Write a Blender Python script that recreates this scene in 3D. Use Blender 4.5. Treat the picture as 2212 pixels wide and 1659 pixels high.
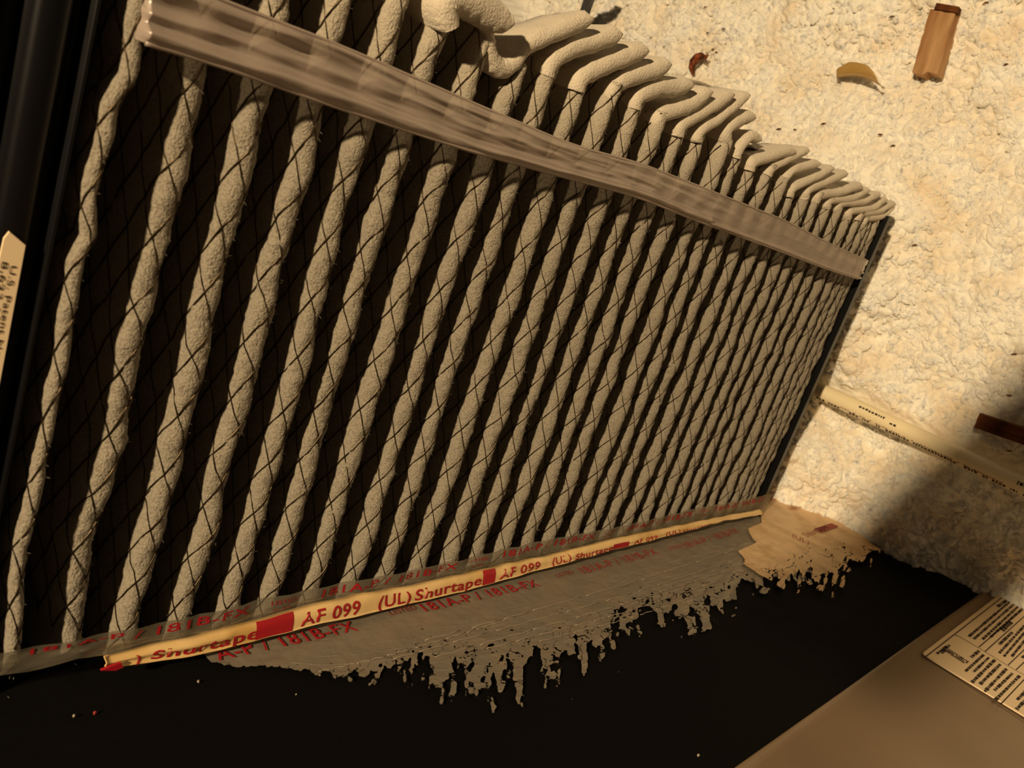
import bpy, math, random
import numpy as np
from mathutils import Vector, Matrix
random.seed(7); rng = np.random.default_rng(7)
for o in list(bpy.data.objects): bpy.data.objects.remove(o)

# ---------------------------------------------------------------- frame of reference
# Survey axes (unit U = 0.28 m): X runs DOWN the filter, Y is its depth, Z runs along the pleats.
# World axes: x = Z*S, y = Y*S, z = (XF - X)*S   (the insulation lies at X = XF, world z = 0)
S = 0.28; XF = 3.1
def Wp(p):
    p = np.asarray(p, float)
    return np.stack([p[..., 2]*S, p[..., 1]*S, (XF-p[..., 0])*S], -1)
def Wv(x, y, z): return Vector((z*S, y*S, (XF-x)*S))
# camera solved from three vanishing points
F = 1952.16; PP = (1106., 829.5)
R = np.array([[0.64184615, -0.00412447, -0.76682234],
              [-0.69769968, 0.41180096, -0.58620399],
              [0.31819596, 0.91126448, 0.26143522]])
CAM = np.array([0., -1., 0.])
def ray(px, py): return R @ np.array([px-PP[0], -(py-PP[1]), -F])
def at(px, py, ax, v):
    """the point where the line of sight through a photo pixel meets the plane axis=v"""
    r = ray(px, py); t = (v-CAM[ax])/r[ax]
    return CAM+t*r

scn = bpy.context.scene
cd = bpy.data.cameras.new('camera'); cam = bpy.data.objects.new('camera', cd)
scn.collection.objects.link(cam); scn.camera = cam
cd.sensor_width = 36; cd.lens = F/2212*36; cd.clip_start = .005; cd.clip_end = 30
M = np.array([[0, 0, 1], [0, 1, 0], [-1, 0, 0]], float) @ R
m4 = Matrix([[*M[i], 0] for i in range(3)]+[[0, 0, 0, 1]])
m4.translation = Wv(*CAM); cam.matrix_world = m4
cd.dof.use_dof = True; cd.dof.focus_distance = 1.75*S; cd.dof.aperture_fstop = 22.0

w = bpy.data.worlds.new('attic_air'); scn.world = w; w.use_nodes = True
bg = w.node_tree.nodes['Background']
bg.inputs[0].default_value = (1.0, .70, .45, 1); bg.inputs[1].default_value = .045
LAMP = (-5.0, -1.85, 1.9)
ld = bpy.data.lights.new('bare_bulb', 'POINT'); lo = bpy.data.objects.new('bare_bulb', ld)
scn.collection.objects.link(lo); lo.location = Wv(*LAMP)
ld.energy = 208; ld.color = (1.0, .735, .43); ld.shadow_soft_size = .12*S
lo['label'] = 'bare warm bulb hung high above the air filter'; lo['category'] = 'lamp'
scn.view_settings.view_transform = 'Standard'; scn.view_settings.look = 'None'
scn.view_settings.exposure = 0.0; scn.view_settings.gamma = 1
scn.view_settings.use_curve_mapping = False

# ---------------------------------------------------------------- helpers
def lin(r, g, b):
    f = lambda c: (c/255/12.92) if c/255 <= .04045 else ((c/255+.055)/1.055)**2.4
    return (f(r), f(g), f(b), 1)
def h2(ix, iy, seed):
    n = (ix.astype(np.int64)*374761393+iy.astype(np.int64)*668265263+seed*1442695041) & 0xffffffff
    n = ((n ^ (n >> 13))*1274126177) & 0xffffffff
    return ((n ^ (n >> 16)) & 0xffffff)/float(0xffffff)
def vn(x, y, seed=0):
    x = np.asarray(x, float); y = np.asarray(y, float)
    ix = np.floor(x); iy = np.floor(y); fx = x-ix; fy = y-iy
    fx = fx*fx*(3-2*fx); fy = fy*fy*(3-2*fy)
    a = h2(ix, iy, seed); b = h2(ix+1, iy, seed); c = h2(ix, iy+1, seed); d = h2(ix+1, iy+1, seed)
    return (a*(1-fx)+b*fx)*(1-fy)+(c*(1-fx)+d*fx)*fy
def fbm(x, y, o=4, seed=0, g=.5):
    s = 0; a = 1; t = 0
    for i in range(o):
        s = s+a*vn(x*2**i, y*2**i, seed+i*17); t += a; a *= g
    return s/t
def worley(x, y, seed=0):
    ix = np.floor(x); iy = np.floor(y); best = np.full(x.shape, 9.)
    for dx in (-1, 0, 1):
        for dy in (-1, 0, 1):
            cx = ix+dx; cy = iy+dy
            px = cx+h2(cx, cy, seed); py = cy+h2(cx, cy, seed+5)
            best = np.minimum(best, np.hypot(px-x, py-y))
    return best

def newmesh(name, verts, faces, mat, parent=None, smooth=True, origin=None, raw=False):
    """verts in survey axes -> one mesh object"""
    v = np.asarray(verts, float)
    if not raw: v = Wp(v)
    o0 = np.array(parent.location if parent is not None and parent.type == 'EMPTY' else
                  (parent['o0'] if parent is not None and 'o0' in parent else (origin if origin is not None else v.mean(0))))
    me = bpy.data.meshes.new(name)
    v = v-o0
    if isinstance(faces, np.ndarray):
        n = len(faces); k = faces.shape[1]
        me.vertices.add(len(v)); me.vertices.foreach_set('co', v.ravel())
        me.loops.add(n*k); me.loops.foreach_set('vertex_index', faces.ravel().astype(np.int32))
        me.polygons.add(n); me.polygons.foreach_set('loop_start', (np.arange(n)*k).astype(np.int32))
        me.update(calc_edges=True)
    else:
        me.from_pydata([tuple(a) for a in v], [], faces)
    me.polygons.foreach_set('use_smooth', [smooth]*len(me.polygons))
    me.materials.append(mat); me.update()
    o = bpy.data.objects.new(name, me); scn.collection.objects.link(o)
    if parent is not None:
        o.parent = parent
        if parent.type == 'EMPTY' or 'o0' in parent: o['o0'] = [float(c) for c in o0]
    else:
        o.location = o0; o['o0'] = [float(c) for c in o0]
    return o
def thing(name, label, cat, base, group=None):
    o = bpy.data.objects.new(name, None); scn.collection.objects.link(o)
    o.location = Wv(*base); o.empty_display_size = .01
    o['label'] = label; o['category'] = cat
    if group: o['group'] = group
    return o
def tag(o, label, cat, group=None, kind=None):
    o['label'] = label; o['category'] = cat
    if group: o['group'] = group
    if kind: o['kind'] = kind
    return o
def gridfaces(nu, nv, flip=False):
    i = np.arange(nu-1)[:, None]; j = np.arange(nv-1)[None, :]
    a = i*nv+j; f = np.stack([a, a+1, a+nv+1, a+nv], -1).reshape(-1, 4)
    return f[:, ::-1].copy() if flip else f
def box(x0, x1, y0, y1, z0, z1):
    v = [(x, y, z) for x in (x0, x1) for y in (y0, y1) for z in (z0, z1)]
    f = [(0, 1, 3, 2), (4, 6, 7, 5), (0, 4, 5, 1), (2, 3, 7, 6), (0, 2, 6, 4), (1, 5, 7, 3)]
    return v, f
class MB:
    def __init__(s): s.v = []; s.f = []
    def add(s, v, f):
        n = len(s.v); s.v += [tuple(a) for a in v]; s.f += [tuple(i+n for i in q) for q in f]
    def tube(s, pts, r, n=5, caps=True):
        pts = np.asarray(pts, float); k = len(pts)
        rr = np.broadcast_to(np.asarray(r, float), (k,))
        t = np.gradient(pts, axis=0); t /= np.linalg.norm(t, axis=1)[:, None]+1e-12
        up = np.array([.31, .52, .79]); a = np.cross(t, up); a /= np.linalg.norm(a, axis=1)[:, None]
        b = np.cross(t, a); ang = np.arange(n)*2*math.pi/n
        V = pts[:, None]+rr[:, None, None]*(np.cos(ang)[None, :, None]*a[:, None]+np.sin(ang)[None, :, None]*b[:, None])
        n0 = len(s.v); s.v += [tuple(q) for q in V.reshape(-1, 3)]
        for i in range(k-1):
            for j in range(n):
                j2 = (j+1) % n
                s.f.append((n0+i*n+j, n0+i*n+j2, n0+(i+1)*n+j2, n0+(i+1)*n+j))
        if caps:
            s.f.append(tuple(n0+j for j in range(n))[::-1]); s.f.append(tuple(n0+(k-1)*n+j for j in range(n)))
    def build(s, name, mat, parent=None, smooth=True): return newmesh(name, s.v, s.f, mat, parent, smooth)

# materials
def mat(name, col, rough=.8, spec=.3, bump=None, var=None, sheen=0, metal=0, sss=0):
    m = bpy.data.materials.new(name); m.use_nodes = True; nt = m.node_tree; N = nt.nodes; L = nt.links
    p = N['Principled BSDF']; p.inputs['Base Color'].default_value = col
    p.inputs['Roughness'].default_value = rough; p.inputs['Specular IOR Level'].default_value = spec
    p.inputs['Metallic'].default_value = metal
    if sheen: p.inputs['Sheen Weight'].default_value = sheen
    if sss:
        p.inputs['Subsurface Weight'].default_value = sss; p.inputs['Subsurface Radius'].default_value = (.004, .003, .002)
        p.inputs['Subsurface Scale'].default_value = 1
    tc = N.new('ShaderNodeTexCoord')
    if var:
        sc, col2, lo_, hi_ = var[:4]
        nz = N.new('ShaderNodeTexNoise'); nz.inputs['Scale'].default_value = sc; nz.inputs['Detail'].default_value = 5
        if len(var) > 4:
            mp = N.new('ShaderNodeMapping'); mp.inputs['Scale'].default_value = var[4]
            L.new(tc.outputs['Object'], mp.inputs[0]); L.new(mp.outputs[0], nz.inputs['Vector'])
        else: L.new(tc.outputs['Object'], nz.inputs['Vector'])
        cr = N.new('ShaderNodeValToRGB'); cr.color_ramp.elements[0].position = lo_; cr.color_ramp.elements[1].position = hi_
        cr.color_ramp.elements[0].color = col; cr.color_ramp.elements[1].color = col2
        L.new(nz.outputs[0], cr.inputs[0]); L.new(cr.outputs[0], p.inputs['Base Color'])
    if bump:
        sc, st, dist = bump
        nb = N.new('ShaderNodeTexNoise'); nb.inputs['Scale'].default_value = sc; nb.inputs['Detail'].default_value = 3
        L.new(tc.outputs['Object'], nb.inputs['Vector'])
        bp = N.new('ShaderNodeBump'); bp.inputs['Strength'].default_value = st; bp.inputs['Distance'].default_value = dist
        L.new(nb.outputs[0], bp.inputs['Height']); L.new(bp.outputs[0], p.inputs['Normal'])
    return m
def film_mat(name, col, clear, rough=.3, gloss=.15, bump=(90, .5, .0006), col2=None, vs=60):
    """thin translucent plastic: diffuse + translucent + clear + gloss"""
    m = bpy.data.materials.new(name); m.use_nodes = True; nt = m.node_tree; N = nt.nodes; L = nt.links
    N.remove(N['Principled BSDF']); out = N['Material Output']
    d = N.new('ShaderNodeBsdfDiffuse'); t = N.new('ShaderNodeBsdfTranslucent')
    tr = N.new('ShaderNodeBsdfTransparent'); g = N.new('ShaderNodeBsdfGlossy')
    tr.inputs[0].default_value = (.9, .88, .84, 1)
    g.inputs['Roughness'].default_value = rough; g.inputs[0].default_value = (.9, .9, .9, 1)
    for q in (d, t): q.inputs[0].default_value = col
    tc = N.new('ShaderNodeTexCoord')
    if col2:
        nz = N.new('ShaderNodeTexNoise'); nz.inputs['Scale'].default_value = vs; nz.inputs['Detail'].default_value = 5
        L.new(tc.outputs['Object'], nz.inputs['Vector'])
        cr = N.new('ShaderNodeValToRGB'); cr.color_ramp.elements[0].position = .35; cr.color_ramp.elements[1].position = .65
        cr.color_ramp.elements[0].color = col; cr.color_ramp.elements[1].color = col2
        L.new(nz.outputs[0], cr.inputs[0]); L.new(cr.outputs[0], d.inputs[0]); L.new(cr.outputs[0], t.inputs[0])
    m1 = N.new('ShaderNodeMixShader'); m1.inputs[0].default_value = .35; L.new(d.outputs[0], m1.inputs[1]); L.new(t.outputs[0], m1.inputs[2])
    m2 = N.new('ShaderNodeMixShader'); m2.inputs[0].default_value = clear; L.new(m1.outputs[0], m2.inputs[1]); L.new(tr.outputs[0], m2.inputs[2])
    m3 = N.new('ShaderNodeMixShader'); m3.inputs[0].default_value = gloss; L.new(m2.outputs[0], m3.inputs[1]); L.new(g.outputs[0], m3.inputs[2])
    nb = N.new('ShaderNodeTexNoise'); nb.inputs['Scale'].default_value = bump[0]; nb.inputs['Detail'].default_value = 4
    L.new(tc.outputs['Object'], nb.inputs['Vector'])
    bp = N.new('ShaderNodeBump'); bp.inputs['Strength'].default_value = bump[1]; bp.inputs['Distance'].default_value = bump[2]
    L.new(nb.outputs[0], bp.inputs['Height'])
    for q in (d, g, t): L.new(bp.outputs[0], q.inputs['Normal'])
    L.new(m3.outputs[0], out.inputs[0])
    return m

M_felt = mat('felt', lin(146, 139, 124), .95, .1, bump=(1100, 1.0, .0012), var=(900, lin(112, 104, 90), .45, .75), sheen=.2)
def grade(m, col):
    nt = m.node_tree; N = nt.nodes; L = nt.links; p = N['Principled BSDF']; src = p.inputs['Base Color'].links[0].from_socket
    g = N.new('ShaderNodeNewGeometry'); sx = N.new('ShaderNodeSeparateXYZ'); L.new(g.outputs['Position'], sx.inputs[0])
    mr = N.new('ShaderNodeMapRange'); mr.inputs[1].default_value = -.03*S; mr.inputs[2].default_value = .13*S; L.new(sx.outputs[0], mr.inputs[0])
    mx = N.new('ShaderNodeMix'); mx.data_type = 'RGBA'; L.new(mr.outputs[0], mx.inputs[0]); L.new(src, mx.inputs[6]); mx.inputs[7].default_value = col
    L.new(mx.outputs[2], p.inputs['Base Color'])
grade(M_felt, lin(186, 177, 159))   # felt grades from grey to paler towards the free ends
M_endfelt = mat('end_felt', lin(200, 191, 173), .95, .1, bump=(1000, .8, .0009), sheen=.2)  # paler felt for the drooping ends and end sheets
M_wool = mat('fibreglass', lin(250, 245, 232), 1, .05, bump=(600, .8, .0014), var=(26, lin(234, 218, 192), .42, .8), sss=.55)
M_wire = mat('wire', lin(70, 58, 40), .3, .6, metal=.8)
M_black = mat('black_coating', lin(11, 10, 9), .8, .06, bump=(160, .5, .0008))
M_blackgloss = mat('black_plastic', lin(11, 11, 13), .3, .3, bump=(25, .15, .001))
M_strap = film_mat('strap_film', lin(196, 180, 168), .20, rough=.35, gloss=.10, bump=(60, .5, .001))
M_film = film_mat('tape_film', lin(150, 142, 124), .42, rough=.22, gloss=.14, bump=(70, .5, .0006))
M_filmlow = mat('tape_lower', lin(128, 121, 108), .42, .5, bump=(120, .6, .0007), var=(45, lin(138, 126, 110), .4, .62), metal=.2)
M_crease = mat('crease', lin(168, 156, 138), .5, .4)
M_gold = mat('tape_edge', lin(228, 196, 138), .4, .5, bump=(90, .3, .0004), var=(40, lin(196, 158, 92), .45, .7))
M_cream = mat('tape_cream', lin(222, 190, 146), .5, .4, bump=(140, .6, .0007), var=(55, lin(196, 160, 112), .45, .68))
M_red = mat('red_ink', lin(160, 24, 34), .5, .4)
M_redfade = mat('faded_red_ink', lin(150, 58, 50), .6, .3)
M_dark = mat('dark_ink', lin(52, 40, 30), .7, .2)
M_beige = mat('beige_paint', lin(132, 112, 88), .42, .45, bump=(14, .25, .002), var=(9, lin(118, 98, 74), .35, .7))
M_label = mat('label_paper', lin(236, 214, 178), .6, .3)
M_pvc = mat('pvc', lin(240, 226, 188), .35, .45)
M_wood = mat('pine', lin(186, 148, 106), .7, .2, var=(90, lin(150, 106, 66), .4, .65, (.12, 1, 1)))
M_wood2 = mat('dark_wood', lin(110, 62, 22), .75, .2, var=(60, lin(70, 36, 12), .4, .65, (.2, 1, 1)))
M_amber = film_mat('amber_film', lin(206, 170, 90), .25, rough=.2, gloss=.12, bump=(60, .3, .0006))
M_rust = mat('rust', lin(150, 78, 48), .8, .2, var=(250, lin(60, 34, 14), .4, .6))
M_steel = mat('dark_steel', lin(48, 46, 54), .5, .5, metal=.4)
M_caster = mat('caster_board', lin(176, 128, 80), .85, .1)  # surface of the added shadow-casting board

# ---------------------------------------------------------------- setting: insulation bed
def build_floor():
    def axis(lo_, a, b, hi_, step, coarse):
        return np.unique(np.round(np.concatenate([np.arange(lo_, a, coarse), np.arange(a, b, step), np.arange(b, hi_+coarse, coarse)]), 5))
    ys = axis(-2.2, -.85, 2.0, 4.0, .0052, .06); zs = axis(-3.0, -1.0, 1.0, 3.6, .0046, .06)
    Y, Z = np.meshgrid(ys, zs, indexing='ij')
    q = fbm(Y*9, Z*9, 3, 3)*.05
    h = (fbm(Y*1.7, Z*1.7, 3, 11)-.5)*.16 + (fbm(Y*7, Z*7, 3, 12)-.5)*.07
    d1 = worley(Y*24+q*30, Z*24, 21); d2 = worley(Y*58, Z*58+q*40, 22); d3 = worley(Y*110+q*60, Z*110, 23)
    am = .45+.9*fbm(Y*3, Z*3, 2, 31)
    h += am*((.5-d1)*.022+(.45-d2)*.013+(.45-d3)*.006) + (fbm(Y*70, Z*70, 3, 41)-.5)*.012
    # hollows seen in the bed
    for (px, py, rad, dep) in [(1905, 722, .10, .06), (1985, 850, .07, .04), (1905, 965, .11, .09), (1840, 930, .10, .09), (1785, 900, .07, .09), (2070, 860, .09, .04), (1520, 138, .05, .03), (2150, 860, .12, .05)]:
        p = at(px, py, 0, XF); r2 = ((Y-p[1])**2+(Z-p[2])**2)/rad**2
        h -= dep*np.exp(-r2)
    # keep the bed low along the pipe, the duct wall and the filter foot
    h += .15*np.clip((np.abs(Z+.49)-.07)/.12, 0, 1)*np.clip((.5-Z)/.35, 0, 1)*np.clip((Z+1.0)/.1, 0, 1)*np.exp(-(np.clip(Y-.1, 0, 9)/.5)**2)*np.clip((Y+.12)/.2, 0, 1)
    h -= .14*np.clip((-Z-.70)/.15, 0, 1)*np.clip((-Y-.38)/.15, 0, 1)
    pipe = np.exp(-((Z+.49)/.05)**2); h = h*(1-.55*pipe)-.034*pipe
    P = np.stack([XF-h, Y, Z], -1).reshape(-1, 3)
    o = newmesh('floor', P, gridfaces(len(ys), len(zs)), M_wool, origin=np.array([0, 0, 0]))
    o['kind'] = 'structure'
    return ys, zs, h
FY, FZ, FH = build_floor()
def fh(y, z):
    i = np.clip(np.searchsorted(FY, y), 0, len(FY)-1); j = np.clip(np.searchsorted(FZ, z), 0, len(FZ)-1)
    return FH[i, j]
def build_tufts():
    n = 22000
    y = rng.uniform(-.8, 1.9, n); z = rng.uniform(-.95, .98, n)
    keep = ~((np.abs(z+.49) < .05) & (y < .3)) 
    y = y[keep]; z = z[keep]; n = len(y)
    hh = fh(y, z)
    L = rng.uniform(.004, .012, n)*rng.choice([1, 1.4, 2.3], n); wd = L*rng.uniform(.3, .7, n)
    a = rng.uniform(0, 2*math.pi, n); tilt = rng.uniform(-.3, .9, n); k = 5
    t = np.linspace(-1, 1, k)[None]
    cur = rng.uniform(-.6, .6, n)[:, None]
    along = t*L[:, None]; side = cur*L[:, None]*(t**2)
    up = hh[:, None]-.0015+np.sin(tilt)[:, None]*along*.35+(1-t**2)*L[:, None]*.42
    cy = y[:, None]+np.cos(a)[:, None]*along-np.sin(a)[:, None]*side
    cz = z[:, None]+np.sin(a)[:, None]*along+np.cos(a)[:, None]*side
    wv = wd[:, None]*np.sqrt(np.clip(1-t**2*.85, 0, 1))
    oy = -np.sin(a)[:, None]*wv; oz = np.cos(a)[:, None]*wv
    V = np.stack([np.stack([XF-(up-wv*1.3-.001), cy+oy, cz+oz], -1), np.stack([XF-(up+wv*.5), cy, cz], -1),
                  np.stack([XF-(up-wv*1.3-.001), cy-oy, cz-oz], -1)], 2)  # n,k,3,3
    base = (np.arange(n)*k*3)[:, None, None]
    i = np.arange(k-1)[None, :, None]; j = np.arange(2)[None, None, :]
    A = base+i*3+j; fc = np.stack([A, A+1, A+4, A+3], -1).reshape(-1, 4)
    o = newmesh('insulation_tufts', V.reshape(-1, 3), fc, M_wool, origin=np.array([0, 0, 0]))
    tag(o, 'loose white fibreglass tufts strewn over the insulation bed', 'insulation', kind='stuff')
build_tufts()

# unseen board added above the camera to shade the floor and cabinet panel
def slab(pts, x0, x1):
    v = [(x0, a, b) for a, b in pts]+[(x1, a, b) for a, b in pts]; n = len(pts)
    f = [tuple(range(n)), tuple(range(n, 2*n))[::-1]]+[(i, i+n, (i+1) % n+n, (i+1) % n) for i in range(n)]
    return v, f
def caster():
    L = np.array(LAMP); xc = -.45; f = (xc-L[0])/(XF-L[0])
    g = lambda y, z: (L[1]+f*(y-L[1]), L[2]+f*(z-L[2]))
    pts = [g(-.06, -1.30), g(-.2, -.85), g(-.28, -.6), g(-.36, -.39), g(-.47, -.12), g(-.62, .3), g(-1.1, .3), g(-.86, -.5), g(-.74, -.95), g(-.56, -1.30)]
    v, ff = slab(pts, xc-.04, xc)
    o = newmesh('shadow_board', v, ff, M_caster, smooth=False); o['kind'] = 'structure'
caster()

# ---------------------------------------------------------------- black duct wall
ZW = -.905
def duct_wall():
    t = thing('duct_wall', 'matte black coated duct wall below the taped foot of the air filter', 'duct', (XF, -.1, ZW))
    edge = [(3.126, .30), (3.13, .124), (3.14, 0), (3.148, -.139), (3.165, -.25), (3.185, -.38), (3.206, -.51), (3.215, -.55), (3.25, -.585), (3.262, -.61), (3.27, -.75)]
    ys = np.linspace(.3, -.75, 60); ex = np.interp(-ys, [-e[1] for e in edge], [e[0] for e in edge])
    ex = ex+(fbm(ys*30, ys*0, 3, 5)-.5)*.012
    nx = 140; V = []
    for yi, e in zip(ys, ex):
        xs = np.linspace(-.6, e, nx)
        zz = ZW+(fbm(xs*14, np.full(nx, yi*20), 3, 9)-.5)*.006+(fbm(xs*3, np.full(nx, yi*4), 2, 19)-.5)*.008
        V.append(np.stack([xs, np.full(nx, yi), zz], -1))
    V = np.array(V); bot = V[:, -1].copy(); bot[:, 2] -= .07
    G = np.concatenate([V, bot[:, None]], 1)
    newmesh('wall_board', G.reshape(-1, 3), gridfaces(60, nx+1), M_black, t)
    # crumbs stuck in the coating
    for i, (px, py, r) in enumerate([(428, 1472, .0035), (205, 1540, .004), (160, 1546, .0025), (1545, 1222, .003), (1838, 1232, .003), (2108, 1270, .005), (120, 1395, .003), (690, 1457, .004), (1508, 1632, .004), (640, 1500, .002)]):
        p = at(px, py, 2, ZW+.004); mb = MB(); pts = []
        v = []; 
        for a in range(6):
            for b_ in range(1, 4):
                th = math.pi*b_/4; ph = a*math.pi/3; rr = r*random.uniform(.3, .9)
                v.append((p[0]+rr*math.sin(th)*math.cos(ph)*1.3, p[1]+rr*math.sin(th)*math.sin(ph), p[2]+rr*math.cos(th)))
        n = len(v); v += [(p[0], p[1], p[2]+r), (p[0], p[1], p[2]-r)]
        f = []
        for a in range(6):
            b2 = (a+1) % 6
            for c in range(2): f.append((a*3+c, a*3+c+1, b2*3+c+1, b2*3+c))
            f.append((n, a*3, b2*3)); f.append((n+1, b2*3+2, a*3+2))
        newmesh('crumb', v, f, M_redfade if i in (1,) else M_crease, t)
duct_wall()

# ---------------------------------------------------------------- air filter
flt = thing('air_filter', 'deep pleated off-white felt air filter held in a black frame', 'air filter', (XF, .18, -.4))
xr = [.478, .573, .664, .75, .838, .914, 1.001, 1.094, 1.169, 1.261, 1.343, 1.427, 1.511, 1.593, 1.673]
for px in (1419, 1454, 1492, 1531, 1564, 1595, 1624, 1649, 1677, 1702, 1728, 1749, 1764, 1777, 1788): xr.append(at(px, 750, 1, 0)[0])
XR = [a-.0145 for a in xr]; NP = len(XR)
RN = .0165; D = .36; PZ = .088; QS = .047; ZB = -.898
def profile(s):
    """arc length -> (dx, y, nx, ny) of the undisturbed pleat"""
    s = np.asarray(s, float); q = RN*math.pi/2; sg = np.sign(s); a = np.abs(s)
    th = np.clip(a/RN, 0, math.pi/2)
    fx = RN*np.sin(th); fy = RN-RN*np.cos(th); nx = np.sin(th); ny = -np.cos(th)
    e = np.clip(a-q, 0, None); fl = D-RN; k = (.0425-RN)/fl
    fx = np.where(a > q, RN+k*e, fx); fy = np.where(a > q, RN+e, fy)
    nx = np.where(a > q, 1., nx); ny = np.where(a > q, -k, ny)
    return sg*fx, fy, sg*nx, ny
SM = RN*math.pi/2+D-RN
ztops = {}
NOSE = {0: [(297, 60), (295, 100), (285, 165), (245, 235), (230, 300), (215, 360), (198, 425), (195, 475), (198, 515), (170, 565), (160, 615), (150, 700), (132, 800), (119, 865), (103, 953), (84, 1041), (66, 1129), (46, 1191), (42, 1270), (37, 1358), (34, 1420)],
 1: [(450, 60), (430, 150), (400, 300), (370, 425), (345, 525), (320, 625), (285, 750), (264, 896), (253, 962), (229, 1041), (198, 1129), (178, 1182), (178, 1248), (165, 1314), (163, 1380)],
 2: [(600, 60), (565, 200), (540, 320), (510, 435), (480, 550), (450, 665), (425, 800), (398, 909), (374, 1006), (352, 1094), (326, 1195), (304, 1270), (286, 1336)],
 3: [(740, 40), (685, 225), (668, 350), (635, 450), (600, 575), (565, 725), (515, 927), (482, 1015), (462, 1138), (431, 1226), (405, 1314)]}
NPATH = {}
for k_, pp_ in NOSE.items():
    q_ = np.array([at(x_, y_, 1, .010 if k_ else -.006) for x_, y_ in pp_]); o_ = np.argsort(q_[:, 2]); NPATH[k_] = (q_[o_, 2], q_[o_, 0])
def surf(k, s, z, lift=0.):
    dx, y, nx, ny = profile(s)
    ph = PH[k]
    u = z/PZ+s/QS+ph[0]; v = z/PZ-s/QS+ph[1]
    dia = (np.abs(np.sin(math.pi*u))*np.abs(np.sin(math.pi*v)))**.45
    fade = np.exp(-(np.abs(s)/.075)**2)
    amp = .0024
    b = (dia-.62)*amp*(.35+.65*fade)+(fbm(z*20+k*7, s*26, 3, 60+k)-.5)*.009*(.4+.6*fade)+(fbm(z*110, s*110+k*3, 2, 160)-.5)*.0035
    wx = (fbm(z*3.2+k*9.1, z*0+k, 3, 77)-.5)*(.020 if k < 3 else .014)
    wy = (fbm(z*4.1+k*5.3, z*0+3.3, 2, 78)-.5)*.012
    if k in NPATH: wx = np.interp(z, *NPATH[k])-XR[k]
    zig = .0010*np.sin(2*math.pi*z/PZ/1.0+ph[0]*6.28)*fade
    b = b+lift
    if k == 0: dx = dx*.62; y = y-.014*np.exp(-(s/.12)**2); b = b*.7
    return np.stack([XR[k]+dx+nx*b+wx*(1-.6*np.clip(y/D, 0, 1))+zig, y+ny*b+wy*np.clip(1-y/.1, 0, 1)+.008, z+0*s], -1)
PH = [(random.random(), random.random()) for _ in range(NP)]
sh = np.concatenate([np.linspace(0, RN*math.pi/2, 8), RN*math.pi/2+(D-RN)*np.linspace(0, 1, 15)[1:]**1.7])
ss = np.concatenate([-sh[::-1][:-1], sh])
# kink and tip of each drooping pleat end, from the photo
kinks = {8: [(1213, 135), (1240, 112), (1300, 94), (1346, 76)], 9: [(1280, 169), (1312, 148), (1362, 128), (1403, 110)],
 10: [(1343, 186), (1372, 172), (1420, 158), (1452, 140)], 11: [(1401, 210), (1428, 196), (1470, 194), (1500, 184)],
 12: [(1455, 254), (1478, 240), (1510, 226), (1541, 199)], 13: [(1495, 272), (1520, 250), (1560, 226), (1588, 205)],
 14: [(1539, 285), (1562, 258), (1596, 230), (1622, 206)], 15: [(1570, 302), (1580, 284), (1608, 262), (1634, 254)],
 16: [(1607, 317), (1622, 303), (1634, 298), (1646, 304)], 17: [(1652, 352), (1674, 341), (1700, 332), (1720, 329)],
 18: [(1688, 364), (1705, 348), (1730, 336), (1750, 326)], 19: [(1702, 388), (1719, 371), (1748, 362), (1773, 355)],
 20: [(1732, 408), (1756, 391), (1782, 378), (1803, 364)], 21: [(1765, 412), (1785, 398), (1812, 386), (1833, 376)],
 22: [(1804, 430), (1822, 418), (1846, 409), (1865, 404)], 23: [(1828, 442), (1846, 430), (1866, 420), (1880, 412)],
 24: [(1856, 452), (1870, 438), (1890, 428), (1904, 421)], 25: [(1876, 466), (1890, 452), (1906, 440), (1918, 432)],
 26: [(1893, 470), (1905, 458), (1922, 448), (1936, 442)], 27: [(1905, 482), (1914, 468), (1926, 456), (1934, 448)]}
for k in range(NP):
    if k in kinks: ztops[k] = at(*kinks[k][0], 1, 0)[2]+.004
    else: ztops[k] = {5: .135, 6: .135, 7: .118}.get(k, .24 if k < 8 else .10)
pleats = []
for k in range(NP):
    nz = 340 if k < 14 else 230
    zs = np.linspace(ZB, ztops[k], nz)
    Sg, Zg = np.meshgrid(ss, zs, indexing='ij')
    if k < 2: Zg = np.maximum(Zg, (-.842, -.852)[k]-np.clip(np.abs(Sg)*1.2, 0, .062))
    P = surf(k, Sg, Zg)
    if k in (6, 7): P[..., 1] += .07*np.clip((Zg-(ztops[k]-.035))/.035, 0, 1)**2
    if k < 2: P[..., 0] = np.maximum(P[..., 0], .437)
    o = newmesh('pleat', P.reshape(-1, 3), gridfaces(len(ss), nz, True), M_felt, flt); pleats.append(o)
    # wire netting bonded over the nose and down both sides
    mb = MB(); smx = .17 if k < 10 else .12
    for fam in (0, 1):
        sg = 1 if fam == 0 else -1
        i0 = math.floor((ZB)/PZ-smx/QS)-2; i1 = math.ceil(ztops[k]/PZ+smx/QS)+2
        for i in range(i0, i1):
            s = np.linspace(-smx, smx, 44 if k < 12 else 30)
            z = PZ*(i-PH[k][fam]-sg*s/QS)
            kp = (z > (-.835 if k == 0 else -.846 if k == 1 else zs[0]+.004)) & (z < ztops[k]-.002)
            if kp.sum() < 3: continue
            s = s[kp]; z = z[kp]
            z2 = z+.0018*np.sin(s*200+i)
            mb.tube(surf(k, s, z2, lift=.0012), (.00085, .0013)[fam]*(1 if k < 12 else 1.15), 3, False)
    mb.build('wire_netting', M_wire, o)
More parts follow.
